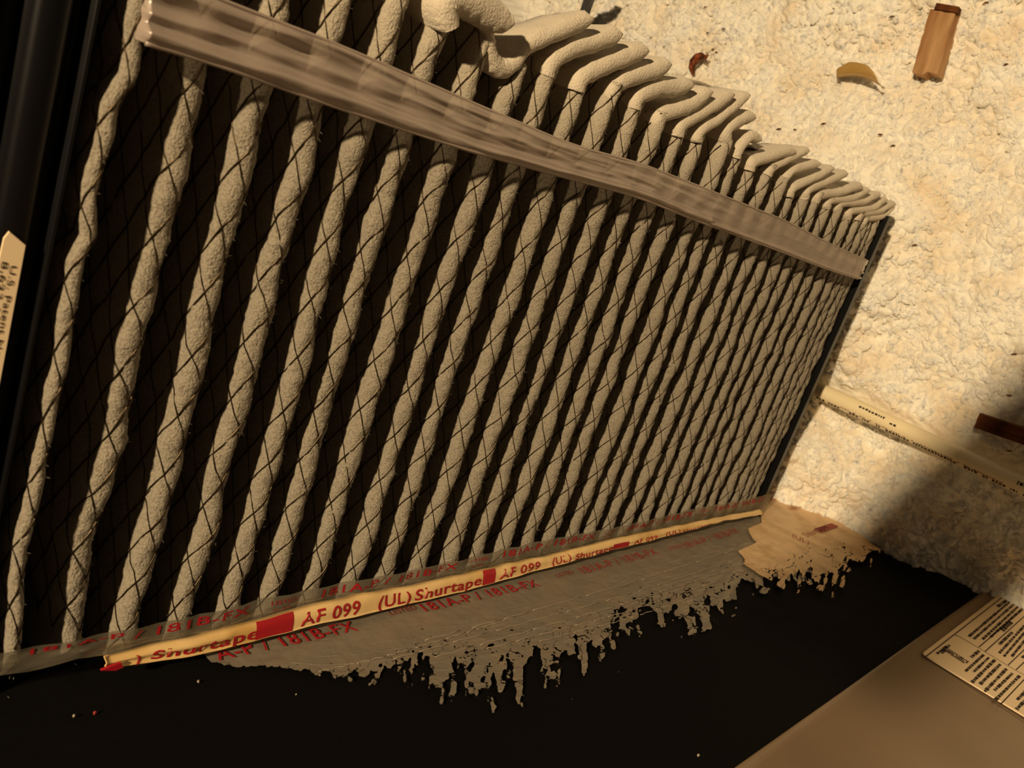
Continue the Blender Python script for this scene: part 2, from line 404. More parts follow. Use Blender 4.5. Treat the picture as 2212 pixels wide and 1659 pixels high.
# stray fibres on the noses
mb = MB()
for k in range(0, 22):
    for _ in range(90 if k < 14 else 40):
        s = random.uniform(-.3, 1)*RN*1.6; z = random.uniform(ZB, min(ztops[k], .1))
        p = surf(k, np.array([s, s]), np.array([z, z+.001]))[0]
        dx, y, nx, ny = profile(np.array([s])); n = np.array([nx[0], ny[0], random.uniform(-.8, .8)])
        l = random.uniform(.002, .0055); q = np.array([random.uniform(-1, 1)*.4 for _ in range(3)])
        mb.tube([p, p+n*l*.5+q*l*.3, p+n*l+q*l], [.0004, .0003, .0001], 3, False)
o = mb.build('felt_fibres', M_felt, flt); o['kind'] = 'stuff'

def felt_strip(path_px, r, depth, yoff, parent, seed, name='folded_end', r0=None):
    """thick felt tongue: follows a path in the X-Z plane, rounded front, runs back in Y"""
    P = np.array([at(a, b, 1, yoff) for a, b in path_px])
    # Catmull-Rom resample
    Q = np.concatenate([[2*P[0]-P[1]], P, [2*P[-1]-P[-2]]]); out = []
    for i in range(1, len(Q)-2):
        for t in np.linspace(0, 1, 9, endpoint=False):
            a, b, c, d = Q[i-1:i+3]
            out.append(.5*((2*b)+(-a+c)*t+(2*a-5*b+4*c-d)*t*t+(-a+3*b-3*c+d)*t**3))
    out.append(P[-1]); C = np.array(out); n = len(C)
    T = np.gradient(C, axis=0); T /= np.linalg.norm(T, axis=1)[:, None]
    Nn = np.cross(T, [0, 1, 0]); Nn /= np.linalg.norm(Nn, axis=1)[:, None]
    u = np.linspace(0, 1, n); L = np.cumsum(np.r_[0, np.linalg.norm(np.diff(C, axis=0), axis=1)])
    rem = L[-1]-L; rr = r*np.sqrt(np.clip(1-np.clip(1-rem/(r*1.1), 0, 1)**2, .02, 1))
    if r0: rr = rr*(r0/r+(1-r0/r)*np.clip(u*2.2, 0, 1))
    m = 9; ang = np.linspace(-math.pi/2, math.pi/2, m)
    sec = [(-1, 1.)]+[(-1, .5)]+[(math.sin(a), None, math.cos(a)) for a in ang]+[(1, .5), (1, 1.)]
    V = []
    dd = depth*(.35+.65*np.sqrt(np.clip(1-(np.clip(u-.25, 0, 1)/.76)**2, 0, 1)))
    for i in range(n):
        row = []
        for c in sec:
            if len(c) == 2: off = c[0]*rr[i]*(1-.75*c[1]); y = rr[i]+dd[i]*c[1]
            else: off = c[0]*rr[i]; y = rr[i]-c[2]*rr[i]
            bmp = (vn(np.array(i*.5+seed), np.array(off*90+y*40), seed)-.5)*.0035
            row.append(C[i]+Nn[i]*(off+bmp)+np.array([0, y, 0]))
        V.append(row)
    V = np.array(V); f = gridfaces(n, len(sec)).tolist()
    nv = len(sec); f.append(tuple(range((n-1)*nv, n*nv)))
    # close the back
    for i in range(n-1): f.append((i*nv, (i+1)*nv, (i+1)*nv+nv-1, i*nv+nv-1))
    return newmesh(name, V.reshape(-1, 3), f, M_endfelt, parent)
for k, pth in kinks.items():
    if k >= NP: continue
    x, z = XR[k], ztops[k]
    top = surf(k, np.array([0., 0.]), np.array([z-.03, z-.01]))
    pr = []
    for q in top:   # start inside the pleat
        d = R.T @ (q-CAM); pr.append((PP[0]+F*d[0]/-d[2], PP[1]-F*d[1]/-d[2]))
    rt = .0172 if k < 14 else (.0145 if k < 18 else .0118)
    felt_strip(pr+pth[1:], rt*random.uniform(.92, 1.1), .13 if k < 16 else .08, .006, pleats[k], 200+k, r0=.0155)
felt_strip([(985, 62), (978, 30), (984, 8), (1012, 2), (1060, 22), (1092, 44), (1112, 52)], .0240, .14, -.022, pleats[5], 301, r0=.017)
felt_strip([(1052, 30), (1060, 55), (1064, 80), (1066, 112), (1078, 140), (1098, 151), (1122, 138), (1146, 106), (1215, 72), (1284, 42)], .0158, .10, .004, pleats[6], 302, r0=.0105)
# sheets of felt seen behind the drooping ends
def sheet(px4, y0, name, seed):
    a, b, c, d = [at(p[0], p[1], 1, yy) for p, yy in zip(px4, y0)]
    n = 16; u, v = np.meshgrid(np.linspace(0, 1, n), np.linspace(0, 1, n), indexing='ij'); u = u[..., None]; v = v[..., None]
    P = (a*(1-u)+b*u)*(1-v)+(d*(1-u)+c*u)*v
    P = P+np.array([0, 1, .3])*(.02*np.sin(u*math.pi)*np.sin(v*math.pi))+((fbm(u*4, v*4, 2, seed)-.5)*.012)
    B = P+np.array([.004, .006, 0])
    V = np.concatenate([P.reshape(-1, 3), B.reshape(-1, 3)]); g = gridfaces(n, n); f = np.concatenate([g, g[:, ::-1]+n*n]).tolist()
    bd = [i*n for i in range(n)]+[(n-1)*n+i for i in range(1, n)]+[i*n+n-1 for i in range(n-2, -1, -1)]+[i for i in range(n-2, 0, -1)]
    for i in range(len(bd)): j = (i+1) % len(bd); f.append((bd[i], bd[j], bd[j]+n*n, bd[i]+n*n))
    newmesh(name, V, f, M_endfelt, flt)
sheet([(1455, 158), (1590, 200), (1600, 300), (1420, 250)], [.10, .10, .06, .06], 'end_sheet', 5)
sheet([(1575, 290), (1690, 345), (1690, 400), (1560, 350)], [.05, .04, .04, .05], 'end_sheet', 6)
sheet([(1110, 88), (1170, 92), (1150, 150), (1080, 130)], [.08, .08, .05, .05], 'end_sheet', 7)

# frame: bottom plate, top channel
v, f = box(2.775, 2.797, -.004, D+.02, ZB-.004, .108); newmesh('frame_plate', v, f, M_blackgloss, flt, False)
prof = [(.449, .05), (.447, .004), (.445, .0), (.443, .004), (.4425, .012), (.441, .012), (.4385, -.013), (.4355, -.018), (.4325, -.016), (.431, .006),
        (.424, .010), (.418, .004), (.4145, -.010), (.408, -.014), (.384, -.014), (.378, -.006), (.372, .012), (.362, .016), (.352, .010), (.338, -.01), (.30, -.02), (.24, -.02), (.22, .1)]
zz = np.linspace(-.95, .28, 40); P = np.array([[(x, y, z) for z in zz] for x, y in prof])
P[..., 1] += (fbm(P[..., 2]*5, P[..., 0]*30, 2, 88)-.5)*.006+.012
newmesh('frame_channel', P.reshape(-1, 3), gridfaces(len(prof), 40, True), M_blackgloss, flt)
v, f = box(.420, .432, .02, D, -.9, .26); newmesh('frame_plate', v, f, M_blackgloss, flt, False)
v, f = box(.44, 2.79, D-.002, D+.02, ZB, .10); newmesh('back_light_block', v, f, M_black, flt, False)  # unseen plate added behind the pleats to block light

# ---------------------------------------------------------------- lettering
def text_mesh(body, name, mapf, size, mat_, parent, length=None, bold=0., maxh=None, ymin=None, subdiv=True):
    cu = bpy.data.curves.new('t', 'FONT'); cu.body = body; cu.size = 1; cu.offset = bold; cu.resolution_u = 3; cu.space_character = 1.08
    ob = bpy.data.objects.new('t', cu); scn.collection.objects.link(ob)
    dg = bpy.context.evaluated_depsgraph_get(); me = bpy.data.meshes.new_from_object(ob.evaluated_get(dg))
    bpy.data.objects.remove(ob)
    v = np.array([x.co[:2] for x in me.vertices]); fs = [tuple(p.vertices) for p in me.polygons]
    bpy.data.meshes.remove(me)
    w_ = v[:, 0].max()-v[:, 0].min(); v[:, 0] -= v[:, 0].min()
    sx = (length/w_) if length else size; v[:, 0] *= sx; v[:, 1] *= size
    P = np.array([mapf(a, b) for a, b in v])
    return newmesh(name, P, fs, mat_, parent, False)

# patent label on the channel
lab = thing('patent_label', 'cream patent number label stuck on the black filter frame, cut off by the left edge', 'label', (.40, -.016, -.35))
YL = -.0075
pts = [at(14, 500, 1, YL), at(55, 530, 1, YL), None, None]
xl, xrr, zt = pts[0][0]-.001, pts[1][0], pts[0][2]
a = at(14, 500, 1, YL); b = at(55, 530, 1, YL)
v = [(a[0]+.003, YL, a[2]), (b[0], YL, b[2]), (b[0], YL, -.62), (a[0]-.008, YL, -.62), (a[0]-.008, YL, -.47), (a[0]-.001, YL, a[2]-.008)]
n = len(v); v += [(p[0], YL+.003, p[2]) for p in v]
f = [tuple(range(n)), tuple(range(n, 2*n))[::-1]]+[(i, (i+1) % n, (i+1) % n+n, i+n) for i in range(n)]
newmesh('paper', v, f, M_label, lab, False)
text_mesh('U.S. Patent No. 8', 'lettering', lambda u, v_: (b[0]-.0115+v_, YL-.0008, b[2]-.024-u), .0085, M_dark, lab, length=.125, bold=.01)
text_mesh('8,623,109 & No. 8,2', 'lettering', lambda u, v_: (b[0]-.0205+v_, YL-.0008, b[2]-.020-u), .0085, M_dark, lab, length=.165, bold=.01)

# ---------------------------------------------------------------- strap
st = thing('strap', 'frosted translucent plastic strap drawn across the pleats, second end tucked at the frame foot', 'strap', (1.6, -.02, -.04))
st['label'] = 'frosted translucent plastic strap stretched diagonally across the filter pleats'
top = [(330, -62), (480, 0), (740, 100), (1100, 255), (1240, 315), (1380, 352), (1500, 398), (1700, 478), (1800, 530), (1872, 562)]
bot = [(306, 92), (440, 128), (700, 222), (1030, 330), (1240, 388), (1380, 425), (1500, 474), (1680, 540), (1790, 582), (1866, 606)]
YS = -.022
A = np.array([at(x, y, 1, YS) for x, y in top]); B = np.array([at(x, y, 1, YS) for x, y in bot])
n = 420; xs = np.linspace(.484, A[-1][0], n)
zt_ = np.interp(xs, A[:, 0], A[:, 2]); zb_ = np.interp(xs, B[:, 0], B[:, 2])
ker = np.ones(25)/25; pad = lambda q: np.convolve(np.pad(q, 12, 'edge'), ker, 'valid')
zt_ = pad(zt_); zb_ = pad(zb_)
nv = 36; V = []
noses = np.array(XR)
for i, x in enumerate(xs):
    tt = np.linspace(0, 1, nv); z = zb_[i]*(1-tt)+zt_[i]*tt
    sag = .5-.5*np.cos(2*math.pi*np.clip((x-noses[0])/.0861, 0, 99))
    y = YS+.003*sag*np.sin(tt*math.pi)
    # folded lower lip and long wrinkles
    lip = .28 if x < 1.75 else .12
    y += np.where(tt < lip, -.010*np.sin(tt/lip*math.pi)*(1 if x < 1.9 else .5), 0)
    env = np.clip((2.2-x)/1.2, .15, 1)
    y += .016*env*(fbm(np.full(nv, x*5.5), tt*5+x*1.2, 3, 99)-.5)+.004*env*np.abs(np.sin(tt*9+3*fbm(np.full(nv, x*7), tt*2, 2, 98)))
    V.append(np.stack([np.full(nv, x), y, z], -1))
V = np.array(V)
front = V.copy(); back = V.copy(); back[..., 1] += .004+.006*np.sin(np.linspace(0, 1, nv)*math.pi)
newmesh('strap_band', front.reshape(-1, 3), gridfaces(n, nv), M_strap, st)
# rolled rims top and bottom
mb = MB(); mb.tube(V[:, 0]+[0, .001, 0], .0032, 6); mb.tube(V[:, -1]+[0, .001, 0], .0022, 6); mb.build('rolled_rim', M_strap, st)
# left end wraps over the first pleat; right end is a crinkled clear tab round the frame
e = V[0]; n2 = 14; G = []
for i in range(n2):
    a_ = i/(n2-1); G.append(e+np.array([-.008*math.sin(a_*math.pi*.5), .04*a_**1.6, 0]))
newmesh('wrapped_end', np.array(G).reshape(-1, 3), gridfaces(n2, nv), M_strap, st)
e = V[-1]; n2 = 16; G = []
for i in range(n2):
    a_ = i/(n2-1); q = e+np.array([.055*math.sin(a_*math.pi*.55), .09*a_**2.2, 0]); q = q+np.stack([.006*(fbm(np.full(nv, a_*5), np.linspace(0, 4, nv), 2, 7)-.5), .014*(fbm(np.full(nv, a_*6), np.linspace(0, 6, nv), 2, 8)-.5), 0*q[:, 0]], -1)
    G.append(q)
newmesh('crinkled_tab', np.array(G).reshape(-1, 3), gridfaces(n2, nv), film_mat('clear_tab', lin(230, 214, 190), .35, rough=.12, gloss=.3, bump=(110, .9, .001)), st)

# ---------------------------------------------------------------- printed tape along the foot
tp = thing('duct_tape', 'long translucent duct tape with red printing along the foot of the pleats', 'tape', (1.6, -.03, ZW))
# upper film: bridges the noses
n = 500; xs = np.linspace(.36, 2.79, n); nv = 16; V = []
for x in xs:
    tt = np.linspace(0, 1, nv)
    z0 = float(np.interp(x, [.40, .47, .50, .56, .60, .66], [-.838, -.846, -.851, -.845, -.852, -.890])); z1 = -.820+.0025*math.sin(x*9)+.013*min(1, max(0, (.66-x)/.2))
    sag = .5-.5*np.cos(2*math.pi*(x-noses[0])/.0861)
    y = -.020-.006*min(1, max(0, (.62-x)/.06))+(.004*sag*tt)+.006*(fbm(np.full(nv, x*16), tt*3, 3, 55)-.5)
    if .74 < x < .80: y = y-.006*np.sin((x-.74)/.06*math.pi)*tt
    V.append(np.stack([np.full(nv, x), y, z0*(1-tt)+z1*tt], -1))
UF = np.array(V); newmesh('upper_film', UF.reshape(-1, 3), gridfaces(n, nv), M_film, tp)
def on_film(x, t):
    i = np.clip((x-.36)/(2.79-.36)*(n-1), 0, n-1.001); j = np.clip(t*(nv-1), 0, nv-1.001)
    i0 = int(i); j0 = int(j); a = i-i0; b_ = j-j0
    return (UF[i0, j0]*(1-a)+UF[i0+1, j0]*a)*(1-b_)+(UF[i0, j0+1]*(1-a)+UF[i0+1, j0+1]*a)*b_-np.array([0, .0012, 0])
per = .478; x0 = .497
for i in range(5):
    xx = x0+per*i; L_ = .335
    if xx+L_ > 2.77: L_ = 2.77-xx; s_ = '181A-P / 18'
    else: s_ = '181A-P / 181B-FX'
    if L_ < .1: continue
    text_mesh(s_, 'lettering', lambda u, v_, xx=xx: on_film(xx+u, .72+v_/.072), .0215, M_red, tp, length=L_, bold=.012)
    if xx+.46 < 2.78:
        text_mesh('LISTED', 'lettering', lambda u, v_, xx=xx: on_film(xx+.375+u, .80+v_/.072), .010, M_red, tp, length=.05)
        text_mesh('UL 181A', 'lettering', lambda u, v_, xx=xx: on_film(xx+.38+u, .64+v_/.072), .007, M_red, tp, length=.035)
# folded gold edge
gt = [(225, 1418), (330, 1392), (480, 1360), (600, 1325), (700, 1300), (800, 1278), (900, 1262), (1000, 1240), (1110, 1214), (1200, 1196), (1320, 1165), (1450, 1138), (1560, 1116), (1642, 1100)]
gb = [(235, 1446), (330, 1432), (480, 1404), (600, 1372), (700, 1345), (800, 1325), (900, 1300), (1000, 1278), (1110, 1248), (1200, 1222), (1320, 1190), (1450, 1156), (1560, 1126), (1642, 1112)]
GT = np.array([at(x, y, 1, -.026) for x, y in gt]); GB = np.array([at(x, y, 1, -.040) for x, y in gb])
ng = 260; gx = np.linspace(GT[0][0], GT[-1][0], ng); V = []
for x in gx:
    tt = np.linspace(0, 1, 9); zt1 = np.interp(x, GT[:, 0], GT[:, 2]); zb1 = np.interp(x, GB[:, 0], GB[:, 2])
    y = -.040+.014*tt-.004*np.sin(tt*math.pi)+.004*(vn(np.full(9, x*22), tt*2, 3)-.5)
    y += .004*np.sin(tt*2*math.pi)*(1 if x < .8 else .3)
    V.append(np.stack([np.full(9, x), y, zb1*(1-tt)+zt1*tt+.002*(vn(np.full(9, x*30), tt, 4)-.5)], -1))
GF = np.array(V)
bk = GF.copy(); bk[..., 1] += .004; bk[..., 2] -= .002
Vv = np.concatenate([GF.reshape(-1, 3), bk.reshape(-1, 3)]); g = gridfaces(ng, 9); fl = np.concatenate([g, g[:, ::-1]+ng*9]).tolist()
for i in range(ng-1):
    fl.append((i*9, i*9+ng*9, (i+1)*9+ng*9, (i+1)*9)); fl.append((i*9+8, (i+1)*9+8, (i+1)*9+8+ng*9, i*9+8+ng*9))
fl.append(tuple(range(9))+tuple(range(ng*9+8, ng*9-1, -1)))
o = newmesh('folded_edge', Vv, fl, M_gold, tp); o['label'] = 'cream folded tape edge with red lettering'
def on_gold(x, t, lift=.0012):
    i = float(np.clip((x-gx[0])/(gx[-1]-gx[0])*(ng-1), 0, ng-1.001)); j = float(np.clip(t*8, 0, 7.999))
    i0 = int(i); j0 = int(j); a = i-i0; b_ = j-j0
    return (GF[i0, j0]*(1-a)+GF[i0+1, j0]*a)*(1-b_)+(GF[i0, j0+1]*(1-a)+GF[i0+1, j0+1]*a)*b_-np.array([0, lift, -lift*.3])
q_ = [at(a_, b_, 1, -.043) for a_, b_ in [(218, 1449), (240, 1440), (262, 1432), (266, 1442), (250, 1449)]]
q_ += [p_+np.array([0, .004, 0]) for p_ in q_]
newmesh('torn_tip', q_, [(0, 1, 2, 3, 4), (9, 8, 7, 6, 5)]+[(i, (i+1) % 5, (i+1) % 5+5, i+5) for i in range(5)], M_red, tp, False)
def gxp(px, py): return at(px, py, 1, -.033)[0]
def red_block(x0_, x1_, t0=.05, t1=.95, lift=.001):
    k_ = 14; P = [[on_gold(x0_+(x1_-x0_)*i/(k_-1), t0+(t1-t0)*j/5, lift) for j in range(6)] for i in range(k_)]
    newmesh('printed_block', np.array(P).reshape(-1, 3), gridfaces(k_, 6), M_red, tp)
def gold_text(s_, xa, xb, m_=M_red, lift=.0012, t0=.14, hh=.66):
    text_mesh(s_, 'lettering', lambda u, v_: on_gold(xa+u, t0+v_*hh/.72, lift), 1.0, m_, tp, length=xb-xa, bold=.015)
# first word group
a0, a1, a2 = gxp(325, 1412), gxp(560, 1368), gxp(627, 1352)
gold_text(')', gxp(290, 1420), gxp(303, 1418)); red_block(a1-.01, a2)
gold_text('Shurtape', a0, a1-.005)
gold_text('AF 099', gxp(645, 1345), gxp(772, 1316))
gold_text('(UL)', gxp(815, 1300), gxp(883, 1288)); b0_, b1_ = gxp(893, 1284), gxp(1036, 1255)
gold_text('Shurtape', b0_, b1_); red_block(b1_+.004, gxp(1065, 1248))
gold_text('AF 099', gxp(1075, 1246), gxp(1160, 1228)); gold_text('(UL)', gxp(1188, 1218), gxp(1226, 1210))
gold_text('Shurtape', gxp(1236, 1208), gxp(1315, 1192), t0=.05, hh=.6); red_block(gxp(1316, 1192), gxp(1350, 1184), .05, .6)
gold_text('AF 099', gxp(1362, 1180), gxp(1412, 1168), t0=.03, hh=.5); gold_text('(UL)', gxp(1430, 1164), gxp(1462, 1156), t0=.03, hh=.6)
gold_text('Shurtape', gxp(1468, 1150), gxp(1530, 1134), M_redfade, t0=.03, hh=.4)

# torn lower film and the cream patch: contour of a noise field on the wall plane
def torn(name, mat_, parent, x_lo, x_hi, inner, outer, ytop, nx=900, ny=150, z=ZW+.008, seed=1, extra=None, lines=True, streak=(0., 0.)):
    I = np.array([at(x, y, 2, z) for x, y in inner]); O = np.array([at(x, y, 2, z) for x, y in outer])
    T_ = np.array([at(x, y, 2, z) for x, y in ytop])
    u = np.linspace(0, 1, nx); xs_ = x_lo*(x_hi/x_lo)**u
    yi = np.interp(xs_, I[:, 0], I[:, 1]); yo = np.interp(xs_, O[:, 0], O[:, 1]); yt = np.interp(xs_, T_[:, 0], T_[:, 1])
    yo = np.minimum(yo, yi-.008)
    vv = np.linspace(0, 1, ny)
    Y = yt[:, None]+(yo-.03-yt)[:, None]*vv[None]; X = np.repeat(xs_[:, None], ny, 1)
    e_ = (yi[:, None]-Y)/(yi-yo)[:, None]
    sx = X+streak[0]*Y
    nzf = .55*fbm(sx*74/(.6+.35*X), Y*7, 3, seed)+.45*fbm(sx*130/(.6+.35*X), Y*60+5, 3, seed+40)
    nzf = (nzf-.5)*3.3+.5
    f_ = nzf-e_*1.0+np.clip(-e_-.12, 0, 1)*6
    cr_ = np.abs(fbm(sx*60/(.6+.35*X), Y*45, 3, seed+77)-.5)
    f_ = np.where(e_ > -.9, np.minimum(f_, (cr_-.016*np.clip((e_+.9)/.9, 0, 1))*60), f_)
    if extra is not None: f_ = extra(X, Y, f_)
    zz_ = z+(fbm(X*30, Y*60, 3, seed+9)-.5)*.0022+(fbm(X*9-Y*30, Y*14, 2, seed+19)-.5)*.004
    if lines:   # long pressed creases parallel to the edge
        c = np.abs(((Y-yi[:, None])/.0235) % 1-.5); zz_ += .0011*np.exp(-(c/.035)**2)*(vn(X*60, Y*5, 4) > .35)*(Y < yt[:, None]-.09)
    P = np.stack([X, Y, zz_], -1)
    idx = np.arange(nx*ny).reshape(nx, ny); pos = P.reshape(-1, 3); fv = f_.reshape(-1)
    verts = list(map(tuple, pos)); faces = []; cache = {}
    def cut(a, b_):
        k_ = (a, b_) if a < b_ else (b_, a)
        if k_ not in cache:
            t = fv[a]/(fv[a]-fv[b_]); cache[k_] = len(verts); verts.append(tuple(pos[a]+(pos[b_]-pos[a])*t))
        return cache[k_]
    A_ = idx[:-1, :-1].ravel(); B_ = idx[1:, :-1].ravel(); C_ = idx[1:, 1:].ravel(); D_ = idx[:-1, 1:].ravel()
    allin = (fv[A_] > 0) & (fv[B_] > 0) & (fv[C_] > 0) & (fv[D_] > 0); anyin = (fv[A_] > 0) | (fv[B_] > 0) | (fv[C_] > 0) | (fv[D_] > 0)
    for q in np.nonzero(anyin)[0]:
        a, b_, c, d = int(A_[q]), int(B_[q]), int(C_[q]), int(D_[q])
        if allin[q]: faces.append((a, b_, c, d)); continue
        for tri in ((a, b_, c), (a, c, d)):
            poly = []
            for i in range(3):
                p, r = tri[i], tri[(i+1) % 3]
                if fv[p] > 0: poly.append(p)
                if (fv[p] > 0) != (fv[r] > 0): poly.append(cut(p, r))
            if len(poly) >= 3: faces.append(tuple(poly))
    used = np.unique(np.concatenate([np.array(q) for q in faces])); mp = {int(k_): i for i, k_ in enumerate(used)}
    va = np.array(verts)[used]; faces = [tuple(mp[i] for i in q) for q in faces]
    return newmesh(name, va, faces, mat_, parent)
inner = [(440, 1428), (520, 1434), (620, 1440), (700, 1446), (800, 1440), (900, 1424), (1000, 1412), (1100, 1400), (1180, 1384), (1250, 1366), (1300, 1345), (1350, 1318), (1400, 1298), (1500, 1268), (1600, 1236), (1640, 1228)]
outer = [(440, 1430), (520, 1437), (620, 1444), (700, 1462), (800, 1484), (900, 1500), (1000, 1520), (1080, 1520), (1140, 1514), (1210, 1500), (1260, 1460), (1300, 1444), (1370, 1424), (1440, 1396), (1540, 1352), (1580, 1316), (1640, 1296)]
ytop = [(225, 1426), (600, 1355), (1000, 1270), (1320, 1188), (1642, 1108)]
lf = torn('lower_film', M_filmlow, tp, at(440, 1425, 2, ZW)[0], at(1690, 1150, 2, ZW)[0], inner, outer, ytop, streak=(-.55, 0))
lf['label'] = 'silvery wrinkled film with torn painted edge'
cs = 0
for p_ in [[(918, 1383), (1100, 1333), (1350, 1262), (1632, 1173)], [(850, 1423), (1000, 1381), (1350, 1286), (1600, 1205)], [(940, 1419), (1150, 1360), (1350, 1303), (1588, 1226)], [(1051, 1401), (1200, 1362), (1350, 1322), (1560, 1252)], [(1166, 1385), (1350, 1338), (1450, 1306), (1530, 1276)], [(690, 1450), (830, 1418), (1000, 1368), (1120, 1330)]]:
    q_ = np.array([at(a_, b_, 2, ZW+.0105) for a_, b_ in p_]); xs_ = np.linspace(q_[0][0], q_[-1][0], 90); ys_ = np.interp(xs_, q_[:, 0], q_[:, 1])
    mb = MB(); i = 0; cs += 1; rr_ = random.Random(cs)
    while i < 86:
        j = min(89, i+rr_.randint(4, 14)); mb.tube([(xs_[t], ys_[t]+.0012*math.sin(t*1.3), ZW+.0102) for t in range(i, j+1)], .0007, 4); i = j+rr_.randint(0, 2)
    o = mb.build('pressed_crease', M_crease, tp); o['kind'] = 'stuff'
def low_map(xa, ya, xb, yb):
    P0 = at(xa, ya, 2, ZW+.010); P1 = at(xb, yb, 2, ZW+.010); d = P1-P0; L_ = np.linalg.norm(d); d = d/L_
    nrm = np.array([-d[1], d[0], 0]); nrm = nrm if nrm[1] > 0 else -nrm
    return (lambda u, v_: P0+d*u+nrm*v_+np.array([0, 0, .0012])), L_
for s_, xa, ya, xb, yb, hh, m_ in [('A-P / 181B-FX', 472, 1428, 775, 1362, .040, M_red), ('181A-P / 181B-FX', 920, 1322, 1168, 1266, .036, M_red),
        ('181A-P / 181B-FX', 1262, 1240, 1425, 1196, .036, M_redfade), ('181A-P / 181B-FX', 1485, 1184, 1600, 1150, .034, M_redfade)]:
    fn, L_ = low_map(xa, ya, xb, yb); text_mesh(s_, 'lettering', fn, hh, m_, tp, length=L_, bold=.008)
for xa, ya, xb, yb in [(845, 1330, 900, 1316), (1205, 1248, 1240, 1238), (1448, 1190, 1475, 1182)]:
    fn, L_ = low_map(xa, ya, xb, yb); text_mesh('LISTED', 'lettering', fn, .018, M_redfade, tp, length=L_)

pt = thing('tape_patch', 'cream tape patch with smeared edge on the lower corner of the black duct wall', 'tape', (2.95, -.05, ZW))
inner = [(1545, 1262), (1620, 1245), (1700, 1222), (1760, 1205), (1820, 1190), (1862, 1184), (1885, 1180)]
outer = [(1545, 1345), (1600, 1350), (1660, 1330), (1700, 1312), (1760, 1285), (1820, 1255), (1862, 1232), (1885, 1215)]
ytop = [(1560, 1240), (1600, 1190), (1625, 1120), (1660, 1062), (1690, 1066), (1760, 1096), (1850, 1140), (1880, 1165)]
def cut_edge(X, Y, f_):
    # wavy torn left edge, and the duct wall's own lower edge on the right
    pl = np.array([at(a_, b_, 2, ZW+.0125) for a_, b_ in [(1652, 1066), (1641, 1106), (1644, 1130), (1615, 1142), (1620, 1156), (1635, 1171), (1597, 1189), (1609, 1215), (1576, 1236), (1550, 1300)]])
    xl_ = np.interp(-Y, -pl[:, 1], pl[:, 0])+(vn(Y*60, Y*0, 8)-.5)*.015
    xr_ = np.interp(-Y, [-.124, 0, .139, .2, .3], [3.11, 3.125, 3.135, 3.14, 3.08])+(vn(Y*60, Y*0, 18)-.5)*.012
    return np.minimum(f_, np.minimum((X-xl_)*30, (xr_-X)*30))
torn('patch_film', M_cream, pt, 2.3, 3.16, [(a, b_) for a, b_ in inner], outer, [(1500, 1100), (1560, 1075), (1600, 1062), (1640, 1050), (1700, 1050), (1900, 1140)], nx=320, ny=240, z=ZW+.0125, seed=71, extra=cut_edge, lines=False, streak=(-.9, 0))
ptm = ZW+.0155
def patch_map(xa, ya, xb, yb):
    P0 = at(xa, ya, 2, ptm); P1 = at(xb, yb, 2, ptm); d = P1-P0; L_ = np.linalg.norm(d); d = d/L_; nrm = np.array([-d[1], d[0], 0]); nrm = nrm if nrm[1] > 0 else -nrm
    return (lambda u, v_: P0+d*u+nrm*v_), L_
for s_, xa, ya, xb, yb, hh in [('(UL)', 1712, 1160, 1748, 1175, .05), ('Shurtape', 1745, 1160, 1790, 1140, .035), ('181A-P', 1668, 1082, 1700, 1072, .03), ('181B-FX', 1712, 1102, 1760, 1092, .03)]:
    fn, L_ = patch_map(xa, ya, xb, yb); text_mesh(s_, 'lettering', fn, hh, M_redfade, pt, length=L_)
q = [at(*p, 2, ptm) for p in [(1758, 1142), (1796, 1130), (1812, 1137), (1776, 1150)]]
newmesh('printed_block', q, [(0, 1, 2, 3)], M_redfade, pt, False)

# ---------------------------------------------------------------- beige cabinet panel with rating label
ZP = -.893
cab = thing('cabinet_panel', 'beige painted metal cabinet panel with rounded corner beside the black duct wall', 'panel', (1.8, -1.0, ZP))
def panel():
    x1 = at(2150, 1262, 2, ZP)[0]; y1 = at(1580, 1659, 2, ZP)[1]; rc = .05
    loop = [(-.6, y1)]+[(x1-rc+rc*math.sin(a), y1-rc+rc*math.cos(a)) for a in np.linspace(0, math.pi/2, 9)]+[(x1, -2.4), (-.6, -2.4)]
    cx, cy = 1.4, -1.5
    def ring(ins, z):
        out = []
        for x, y in loop: out.append((x-np.sign(x-cx)*ins, y-np.sign(y-cy)*ins, z))
        return out
    rings = [ring(.004, ZP-.07), ring(.0, ZP-.006), ring(.003, ZP-.001), ring(.008, ZP), ring(.016, ZP), ring(.022, ZP-.003)]
    n = len(loop); v = [p for r in rings for p in r]; f = []
    for k in range(len(rings)-1):
        for i in range(n): j = (i+1) % n; f.append((k*n+i, k*n+j, (k+1)*n+j, (k+1)*n+i))
    f.append(tuple((len(rings)-1)*n+i for i in range(n)))
    newmesh('panel_face', v, f, M_beige, cab)
panel()
rl = thing('rating_label', 'cream rating label with dense small print on the beige cabinet panel', 'label', (2.9, -.85, ZP))
ZL = ZP+.0005
def lp(u, v): # u along X from near edge to far edge, v across (away from the duct wall)
    return np.array([2.424+u*(.915), -.664-v*.56, ZL+.003])
def rrect(u0, v0, u1, v1, z, r=.012):
    P = []
    for cx, cy, a0_ in ((u1-r, v1-r*1.6, 0), (u0+r, v1-r*1.6, 90), (u0+r, v0+r*1.6, 180), (u1-r, v0+r*1.6, 270)):
        for a in np.linspace(0, 90, 5):
            t = math.radians(a0_+a); q = lp(cx+r*math.cos(t), cy+r*1.6*math.sin(t)); q[2] += z; P.append(q)
    return P
v = rrect(0, 0, 1, 1, 0); n = len(v); v2 = [p-np.array([0, 0, .0035]) for p in v]
newmesh('paper', v+v2, [tuple(range(n)), tuple(range(n, 2*n))[::-1]]+[(i, (i+1) % n, (i+1) % n+n, i+n) for i in range(n)], M_label, rl, False)
